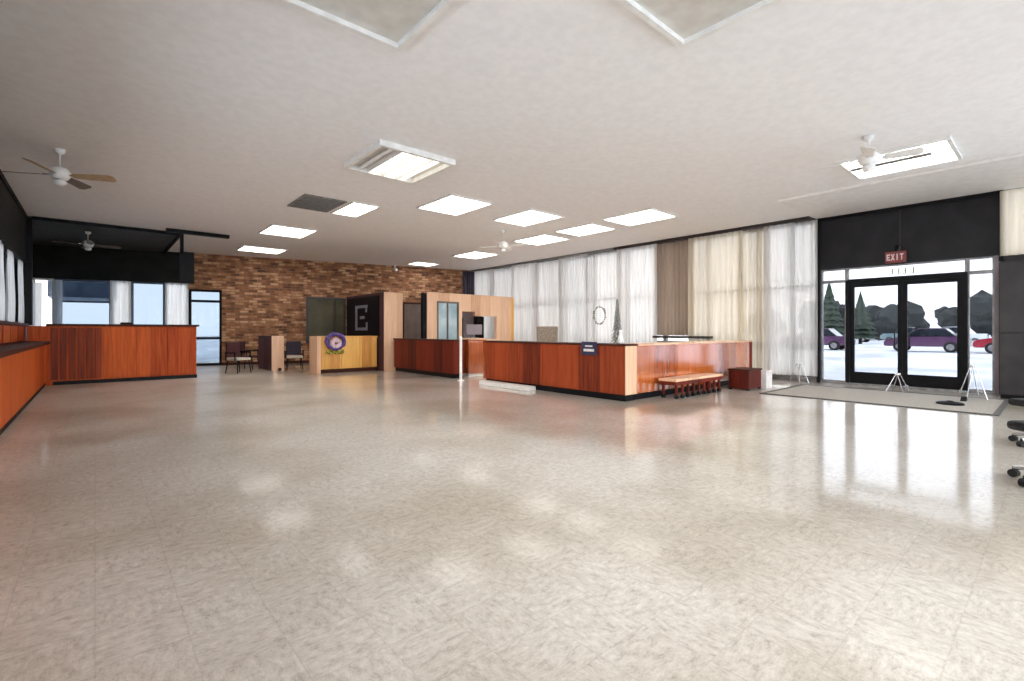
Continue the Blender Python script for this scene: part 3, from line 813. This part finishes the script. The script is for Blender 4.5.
# yellow desk
yd = thing('reception_desk', 'yellow oak desk front standing before the brick wall', 'desk', (5.1, 14.9, 0))
B(0, 1.93, 0, .6, .12, 1.1).build('body', 'yellow', yd)
B(.02, 1.9, .04, .58, 0, .12).build('plinth', 'capwood', yd)
B(-.02, 1.95, -.03, .64, 1.1, 1.14, bev=.006).build('top', 'yellow', yd)
B(-.03, .09, -.05, .62, 0, 1.13, bev=.006).build('end_panel', 'pale', yd)
for k in range(3): B(.14 + k * .6, .7 + k * .6, -.014, 0, .16, 1.06, bev=.004).build('front_panel', 'yellow', yd)
# flower wreath hanging on the desk
wr1 = thing('flower_wreath', 'purple and pink flower wreath hung on the yellow desk front', 'wreath', (5.62, 14.80, .92))
m = MB()
rnd = random.Random(4)
for k in range(26):
    a = 2 * PI * k / 26
    m.blob((.26 * math.cos(a), rnd.uniform(-.03, 0), .06 + .22 * math.sin(a)), rnd.uniform(.06, .085), 1, .2, k)
m.build('outer_petals', 'purple', wr1)
m = MB()
for k in range(12):
    a = 2 * PI * k / 12; m.blob((.12 * math.cos(a), -.04, .0 + .1 * math.sin(a)), .075, 1, .2, k + 50)
m.build('centre_petals', 'pink', wr1)
m = MB()
for k in range(7): m.blob((-.24 + k * .08, -.01, -.26 - .03 * (k % 2)), .055, 1, .25, k + 80)
m.build('leaves', 'leaf', wr1)

# partition stub and chairs before the brick
st = thing('desk_pedestal', 'dark maroon booth partition with pale wood end before the brick wall', 'partition', (4.34, 16.9, 0))
B(.02, .34, .04, 1.7, 0, 1.1).build('core', 'maroonfab', st)
B(0, .37, 0, .04, 0, 1.14).build('end_panel', 'pale', st)
B(-.0, .02, .04, 1.7, .0, 1.12).build('side_panel', 'darkred', st)
B(-.02, .38, .04, 1.72, 1.1, 1.14, bev=.005).build('top', 'capwood', st)
def side_chair(loc, rot, label, fab='maroonfab', seat='seatpale', group='waiting chairs before the brick wall'):
    t = thing('side_chair', label, 'chair', loc, rot, group)
    B(-.24, .24, -.24, .24, .4, .48, bev=.02).build('seat', seat, t)
    m = MB(); m.box(-.23, .23, .21, .27, .5, .95, bev=.02); m.build('backrest', fab, t)
    for sx in (-1, 1):
        for sy in (-1, 1):
            m = MB(); m.tube((sx * .2, sy * .2, .4), (sx * .24, sy * .25, 0), .016, .014, 10); m.build('leg', 'black', t)
        m = MB(); m.tube((sx * .22, .23, .4), (sx * .22, .24, .9), .014, .014, 8); m.build('back_post', 'black', t)
        m = MB(); m.box(sx * .27 - .02, sx * .27 + .02, -.2, .22, .62, .65); m.box(sx * .27 - .012, sx * .27 + .012, -.19, -.165, .4, .62); m.box(sx * .27 - .012, sx * .27 + .012, .18, .21, .4, .62)
        m.build('armrest', 'black', t)
    return t
ch0 = side_chair((3.35, 16.75, 0), .5, 'dark armchair with pale seat left of the booth partition')
side_chair((5.05, 16.95, 0), -.2, 'dark slate armchair with pale seat right of the booth partition', 'bluefab')
side_chair((3.9, 18.0, 0), .9, 'maroon chair tucked behind the booth partition', 'maroonfab', 'maroonfab')
dt = MB(); dt.tube((0, -.03, .05), (0, .03, .05), .05, .05, 14)
tag(dt.build('caster_wheel', 'tyre', loc=(4.55, 16.78, 0)), 'small black wheel on the floor at the booth partition end', 'wheel')

# brick wall fittings
def bloc(s, off): p = bl(s, off); return (p[0], p[1], 0)
ow = structure('window_26', bloc(4.0, -.04), BA)
m = MB(); m.box(0, .08, -.04, .04, .8, 2.68); m.box(1.46, 1.54, -.04, .04, .8, 2.68); m.box(.08, 1.46, -.04, .04, 2.6, 2.68); m.box(.08, 1.46, -.04, .04, .8, .88); m.box(1.1, 1.15, -.04, .04, .88, 2.6)
m.build('window_frame', 'bronze', ow)
B(.08, 1.46, -.01, .03, .88, 2.6).build('glass', 'olive', ow)
gd = structure('door_4', bloc(7.95, -.04), BA)
B(.07, .9, -.02, .03, 0, 2.5).build('leaf', 'greydoor', gd)
m = MB(); m.box(0, .07, -.05, .04, 0, 2.58); m.box(.9, .97, -.05, .04, 0, 2.58); m.box(.07, .9, -.05, .04, 2.5, 2.58); m.build('door_casing', 'capwood', gd)
mm = MB(); mm.tube((.8, -.06, 1.0), (.7, -.06, 1.0), .014); mm.tube((.8, -.06, 1.0), (.8, -.02, 1.0), .012); mm.build('door_handle', 'chrome', gd)
cmr = thing('security_camera', 'small white camera under the ceiling before the brick wall', 'camera', (bl(7.5, -.5)[0], bl(7.5, -.5)[1], ZC))
m = MB(); m.lathe([(.06, -.02), (.06, 0)], n=14); m.build('mount', 'white', cmr)
m = MB(); m.tube((0, 0, -.02), (0, 0, -.16), .02); m.build('arm', 'white', cmr)
m = MB(); m.tube((.02, .1, -.2), (-.02, -.18, -.26), .065, .065, 14); m.build('housing', 'white', cmr)
# dark cloth panel in the corner beside the windows
o = curtain(0, .62, 2.6, 4.1, 'bluefab', 'dark drape in the corner between brick wall and windows', x=0, seed=60, amp=.03, group='drapes along the window wall')
o.location = bl(10.78, -.12); o.rotation_euler = (0, 0, BA - PI / 2)

# chair back and wreath behind the counter
ccx = thing('task_chair', 'grey brown high-backed chair behind the reception counter', 'chair', (11.5, 11.4, 0), -.72)
B(-.27, .27, -.27, .25, .42, .52, bev=.03).build('seat', 'brownfab', ccx)
m = MB(); m.box(-.36, .36, .22, .32, .55, 1.46, bev=.03); m.build('backrest', 'brownfab', ccx)
m = MB(); m.tube((0, 0, .1), (0, 0, .42), .03); m.build('gas_column', 'black', ccx)
m = MB(); m.tube((0, .1, .46), (0, .28, .6), .02); m.build('back_bracket', 'black', ccx)
for k in range(5):
    a = 2 * PI * k / 5
    m = MB(); m.tube((0, 0, .12), (.28 * math.cos(a), .28 * math.sin(a), .07), .025, .015, 8); lg = m.build('base_leg', 'black', ccx)
    m = MB(); m.tube((.28 * math.cos(a) - .012, .28 * math.sin(a), .03), (.28 * math.cos(a) + .012, .28 * math.sin(a), .03), .03, .03, 10); m.build('caster', 'black', lg)
wr2 = MB()
rnd = random.Random(9)
for k in range(24):
    a = 2 * PI * k / 24
    wr2.blob((rnd.uniform(-.02, .02), .26 * math.cos(a), .3 * math.sin(a)), rnd.uniform(.025, .045), 1, .25, k)
wth = thing('hanging_wreath', 'grey green wreath hanging against the white drape', 'wreath', (13.42, 10.75, 1.85))
wr2.build('ring', 'wreath', wth)
m = MB(); m.tube((0, 0, .3), (.1, 0, ZC - .09 - 1.85), .004, .004, 6); m.build('cord', 'white', wth)
# tall slender potted tree
tr = thing('potted_tree', 'slender grey green potted tree before the white drape', 'plant', (12.7, 9.45, 0))
m = MB(); m.lathe([(.12, 0), (.17, .05), (.19, .32), (.17, .34), (.15, .3)], n=16); m.build('pot', 'mauve', tr, smooth=True)
m = MB(); m.tube((0, 0, .3), (0, 0, 2.2), .02, .01, 8); m.build('stem', 'bark', tr)
m = MB(); rnd = random.Random(3)
for k in range(90):
    f = k / 90; zz = .8 + f * 1.55; r = .24 * (1 - f) + .02; a = k * 2.4
    c0 = Vector((r * .3 * math.cos(a), r * .3 * math.sin(a), zz)); c1 = Vector((r * math.cos(a), r * math.sin(a), zz - .12))
    m.tube(c0, c1, .035, .005, 5)
m.build('foliage', 'wreath', tr)

# ------------------------------------------------------------------ entrance floor things
mt = thing('entrance_mat', 'large grey entrance mat with dark rubber edge inside the glass doors', 'mat', (11.6, 2.35, 0))
B(-1.12, 1.22, -1.62, 1.72, 0, .012).build('pile', 'mat', mt)
m = MB(); m.box(-1.2, -1.12, -1.7, 1.8, 0, .016); m.box(1.22, 1.3, -1.7, 1.8, 0, .016); m.box(-1.12, 1.22, -1.7, -1.62, 0, .016); m.box(-1.12, 1.22, 1.72, 1.8, 0, .016)
m.build('edging', 'matedge', mt)
def a_frame(loc, rot, label, hgt=.5, w=.3):
    t = thing('floor_sign', label, 'floor sign', loc, rot, 'small white A-frame floor stands')
    for sgn in (-1, 1):
        m = MB()
        for yy in (-w / 2, w / 2): m.tube((sgn * .15, yy, .012), (sgn * .015, yy * .35, hgt), .01, .008, 8)
        m.tube((sgn * .13, -w * .42, .14), (sgn * .13, w * .42, .14), .01, .01, 8)
        m.build('leg_frame', 'chrome', t)
    B(-.03, .03, -.06, .06, hgt - .02, hgt + .02, bev=.006).build('hinge', 'white', t)
    return t
a_frame((13.3, 4.36, .0), 1.2, 'white A-frame stand before the grey white drapes', .5)
a_frame((12.75, 2.3, .012), 1.4, 'white A-frame stand on the mat before the middle door stile', .38)
a_frame((12.55, 1.14, .012), 2.0, 'white A-frame stand on the mat near the right door jamb', .62, .34)
bs = MB(); bs.lathe([(.19, 0), (.19, .02), (.16, .035), (.05, .05), (.04, .06)], n=24)
tag(bs.build('round_base', 'black', loc=(11.35, 1.32, .016), smooth=True), 'dark round weighted base lying on the entrance mat', 'base')
ds = MB(); ds.prism([(-.1, 0), (.1, 0), (.1, .07), (.06, .07)], 'y', -.04, .04)
tag(ds.build('doorstop', 'black', loc=(12.1, 1.22, .012)), 'black wedge doorstop on the mat right of the round base', 'doorstop')

# office chairs at the right edge of the view
def office_chair(loc, rot, label):
    t = thing('office_chair', label, 'chair', loc, rot, 'black office chairs by the right edge')
    m = MB(); m.box(-.23, .23, -.23, .23, .44, .52, bev=.03); m.build('seat', 'blackfab', t)
    m = MB(); m.box(-.21, .21, .2, .27, .6, 1.05, bev=.03); m.build('backrest', 'blackfab', t)
    m = MB(); m.tube((0, 0, .1), (0, 0, .44), .028); m.build('gas_column', 'chrome', t)
    m = MB(); m.tube((0, .12, .47), (0, .24, .66), .018); m.build('back_bracket', 'black', t)
    for k in range(5):
        a = 2 * PI * k / 5
        cx_, cy_ = .3 * math.cos(a), .3 * math.sin(a)
        m = MB(); m.tube((0, 0, .13), (cx_, cy_, .085), .028, .018, 10); lg = m.build('base_leg', 'chrome', t)
        m = MB(); m.tube((cx_ - .025 * math.sin(a), cy_ + .025 * math.cos(a), .035), (cx_ + .025 * math.sin(a), cy_ - .025 * math.cos(a), .035), .035, .035, 14)
        m.tube((cx_, cy_, .05), (cx_, cy_, .09), .012, .012, 8); m.build('caster', 'tyre', lg)
    return t
oc = office_chair((8.06, .12, 0), math.atan2(.656, -.755), 'black office chair, the farther one at the right edge')
copy_thing(oc, (6.07, .02, 0), math.atan2(.656, -.755), 'black office chair, the nearer one at the right edge')

# ------------------------------------------------------------------ outside
B(14.3, 260, -160, 160, -.3, -.05).build('ground', 'asphalt', kind='structure')
B(-160, 14.3, 24.0, 160, -.3, -.05).build('ground_behind', 'asphalt', kind='structure')
B(-160, -3.0, -160, 24.0, -.3, -.05).build('ground_side', 'asphalt', kind='structure')
B(-3.0, 14.3, -160, -4.3, -.3, -.05).build('ground_front', 'asphalt', kind='structure')
def car(loc, rot, mat, label, L=4.5, truck=False):
    t = thing('car', label, 'car', loc, rot, 'cars in the lot')
    h = L / 2
    if truck: body = [(-h, .4), (-h, 1.05), (-h + .1, 1.1), (-.1, 1.1), (h - .3, 1.05), (h, .9), (h, .4)]; cab = [(-.5, 1.08), (-.4, 1.75), (.7, 1.75), (1.2, 1.08)]
    else: body = [(-h, .35), (-h - .02, .75), (-h + .15, .98), (-1.2, 1.0), (1.0, .98), (h - .3, .85), (h, .7), (h, .35)]; cab = [(-1.55, .98), (-1.0, 1.5), (.35, 1.52), (1.1, .96)]
    m = MB(); m.prism([(a, b) for a, b in body], 'x', -.85, .85); bmesh.ops.bevel(m.b, geom=list(m.b.edges), offset=.05, segments=2, affect='EDGES'); m.build('body', mat, t)
    m = MB(); m.prism(cab, 'x', -.72, .72); bmesh.ops.bevel(m.b, geom=list(m.b.edges), offset=.03, segments=1, affect='EDGES'); m.build('cabin_glass', 'carglass', t)
    m = MB(); zt = 1.75 if truck else 1.51; y0, y1 = (-.4, .7) if truck else (-1.0, .35)
    m.box(-.7, .7, y0, y1, zt - .03, zt + .03, bev=.01); m.build('roof', mat, t)
    for y in (-h + .85, h - .85):
        for x in (-.83, .83):
            m = MB(); m.tube((x - .1, y, .33), (x + .1, y, .33), .33, .33, 20); w = m.build('wheel', 'tyre', t)
            m = MB(); s = 1 if x > 0 else -1; m.tube((x + s * .1, y, .33), (x + s * .115, y, .33), .2, .18, 14); m.build('hub_cap', 'alu', w)
    for x in (-.6, .6): B(x - .18, x + .18, h - .03, h + .02, .6, .75).build('headlight', 'white', t)
    return t
G = -.05
car((41, 5.9, G), 0, 'carplum', 'plum car parked outside behind the right door', 4.2)
car((41, 1.55, G), 0, 'carred', 'red car parked outside behind the right sidelight', 4.2)
car((40, 12.0, G), 0, 'carplum', 'plum car outside behind the left sidelight')
car((70, 17.2, G), 0, 'carteal', 'grey green car far across the lot, left of the other grey green one')
car((70, 11.6, G), 0, 'carteal', 'grey green pickup far across the lot behind the left door', 5, True)
car((66, 7.4, G), 0, 'carwhite', 'white van-like pickup far across the lot behind the right door', 5, True)
def conifer(loc, hgt, r, label, seed):
    t = thing('conifer_tree', label, 'tree', loc, 0, 'trees beyond the lot')
    m = MB(); m.tube((0, 0, 0), (0, 0, hgt * .5), .16, .08, 8); m.build('trunk', 'bark', t)
    m = MB(); rnd = random.Random(seed)
    for k in range(9):
        f = k / 9; z0 = hgt * (.12 + .8 * f); rr = r * (1 - f) + .12; n = 14
        top = m.b.verts.new((0, 0, z0 + hgt * .2)); ring = [m.b.verts.new((rr * (1 if i % 2 else .7) * math.cos(2 * PI * i / n) * rnd.uniform(.85, 1.1), rr * (1 if i % 2 else .7) * math.sin(2 * PI * i / n), z0 - .1 * (i % 2))) for i in range(n)]
        for i in range(n): m.b.faces.new((ring[i], ring[(i + 1) % n], top))
        m.b.faces.new(ring[::-1])
    m.build('foliage', 'conifer', t); return t
def tree(loc, hgt, r, label, seed):
    t = thing('bushy_tree', label, 'tree', loc, 0, 'trees beyond the lot')
    m = MB(); m.tube((0, 0, 0), (0, 0, hgt * .5), .18, .1, 8); m.build('trunk', 'bark', t)
    m = MB(); rnd = random.Random(seed)
    for k in range(9):
        m.blob((rnd.uniform(-r, r) * .6, rnd.uniform(-r, r) * .6, hgt * .55 + rnd.uniform(-.25, .3) * hgt), r * rnd.uniform(.35, .6), 2, .22, seed * 10 + k, 1.0)
    m.build('foliage', 'twig', t); return t
conifer((56, 15.6, G), 6.4, 1.7, 'tall narrow conifer outside behind the left sidelight', 1)
conifer((60, 13.9, G), 5.4, 1.6, 'conifer outside behind the left edge of the left door', 2)
rnd = random.Random(12)
where = ['right of the entrance jamb', 'behind the right sidelight', 'behind the right edge of the right door', 'behind the middle of the right door', 'behind the left edge of the right door',
         'behind the right edge of the left door', 'behind the middle of the left door', 'behind the left edge of the left door', 'behind the left sidelight', 'left of the left sidelight']
for k in range(10):
    tree((82 + (k % 2) * 9, -3 + k * 4.3, G), rnd.uniform(4.6, 6.2), 2.9, 'bushy dark tree beyond the lot, ' + where[k], 20 + k)
# drive-through canopy outside the teller windows
cn = thing('drive_through_canopy', 'dark flat canopy outside the teller room windows', 'canopy', (-.3, 27.5, G))
B(-1.1, 1.0, -1.5, 1.5, 2.7, 4.0, bev=.02).build('roof', 'bluegrey', cn)
for x in (-.95, .85): B(x - .08, x + .08, -.12, .12, 0, 2.7).build('post', 'alu', cn)
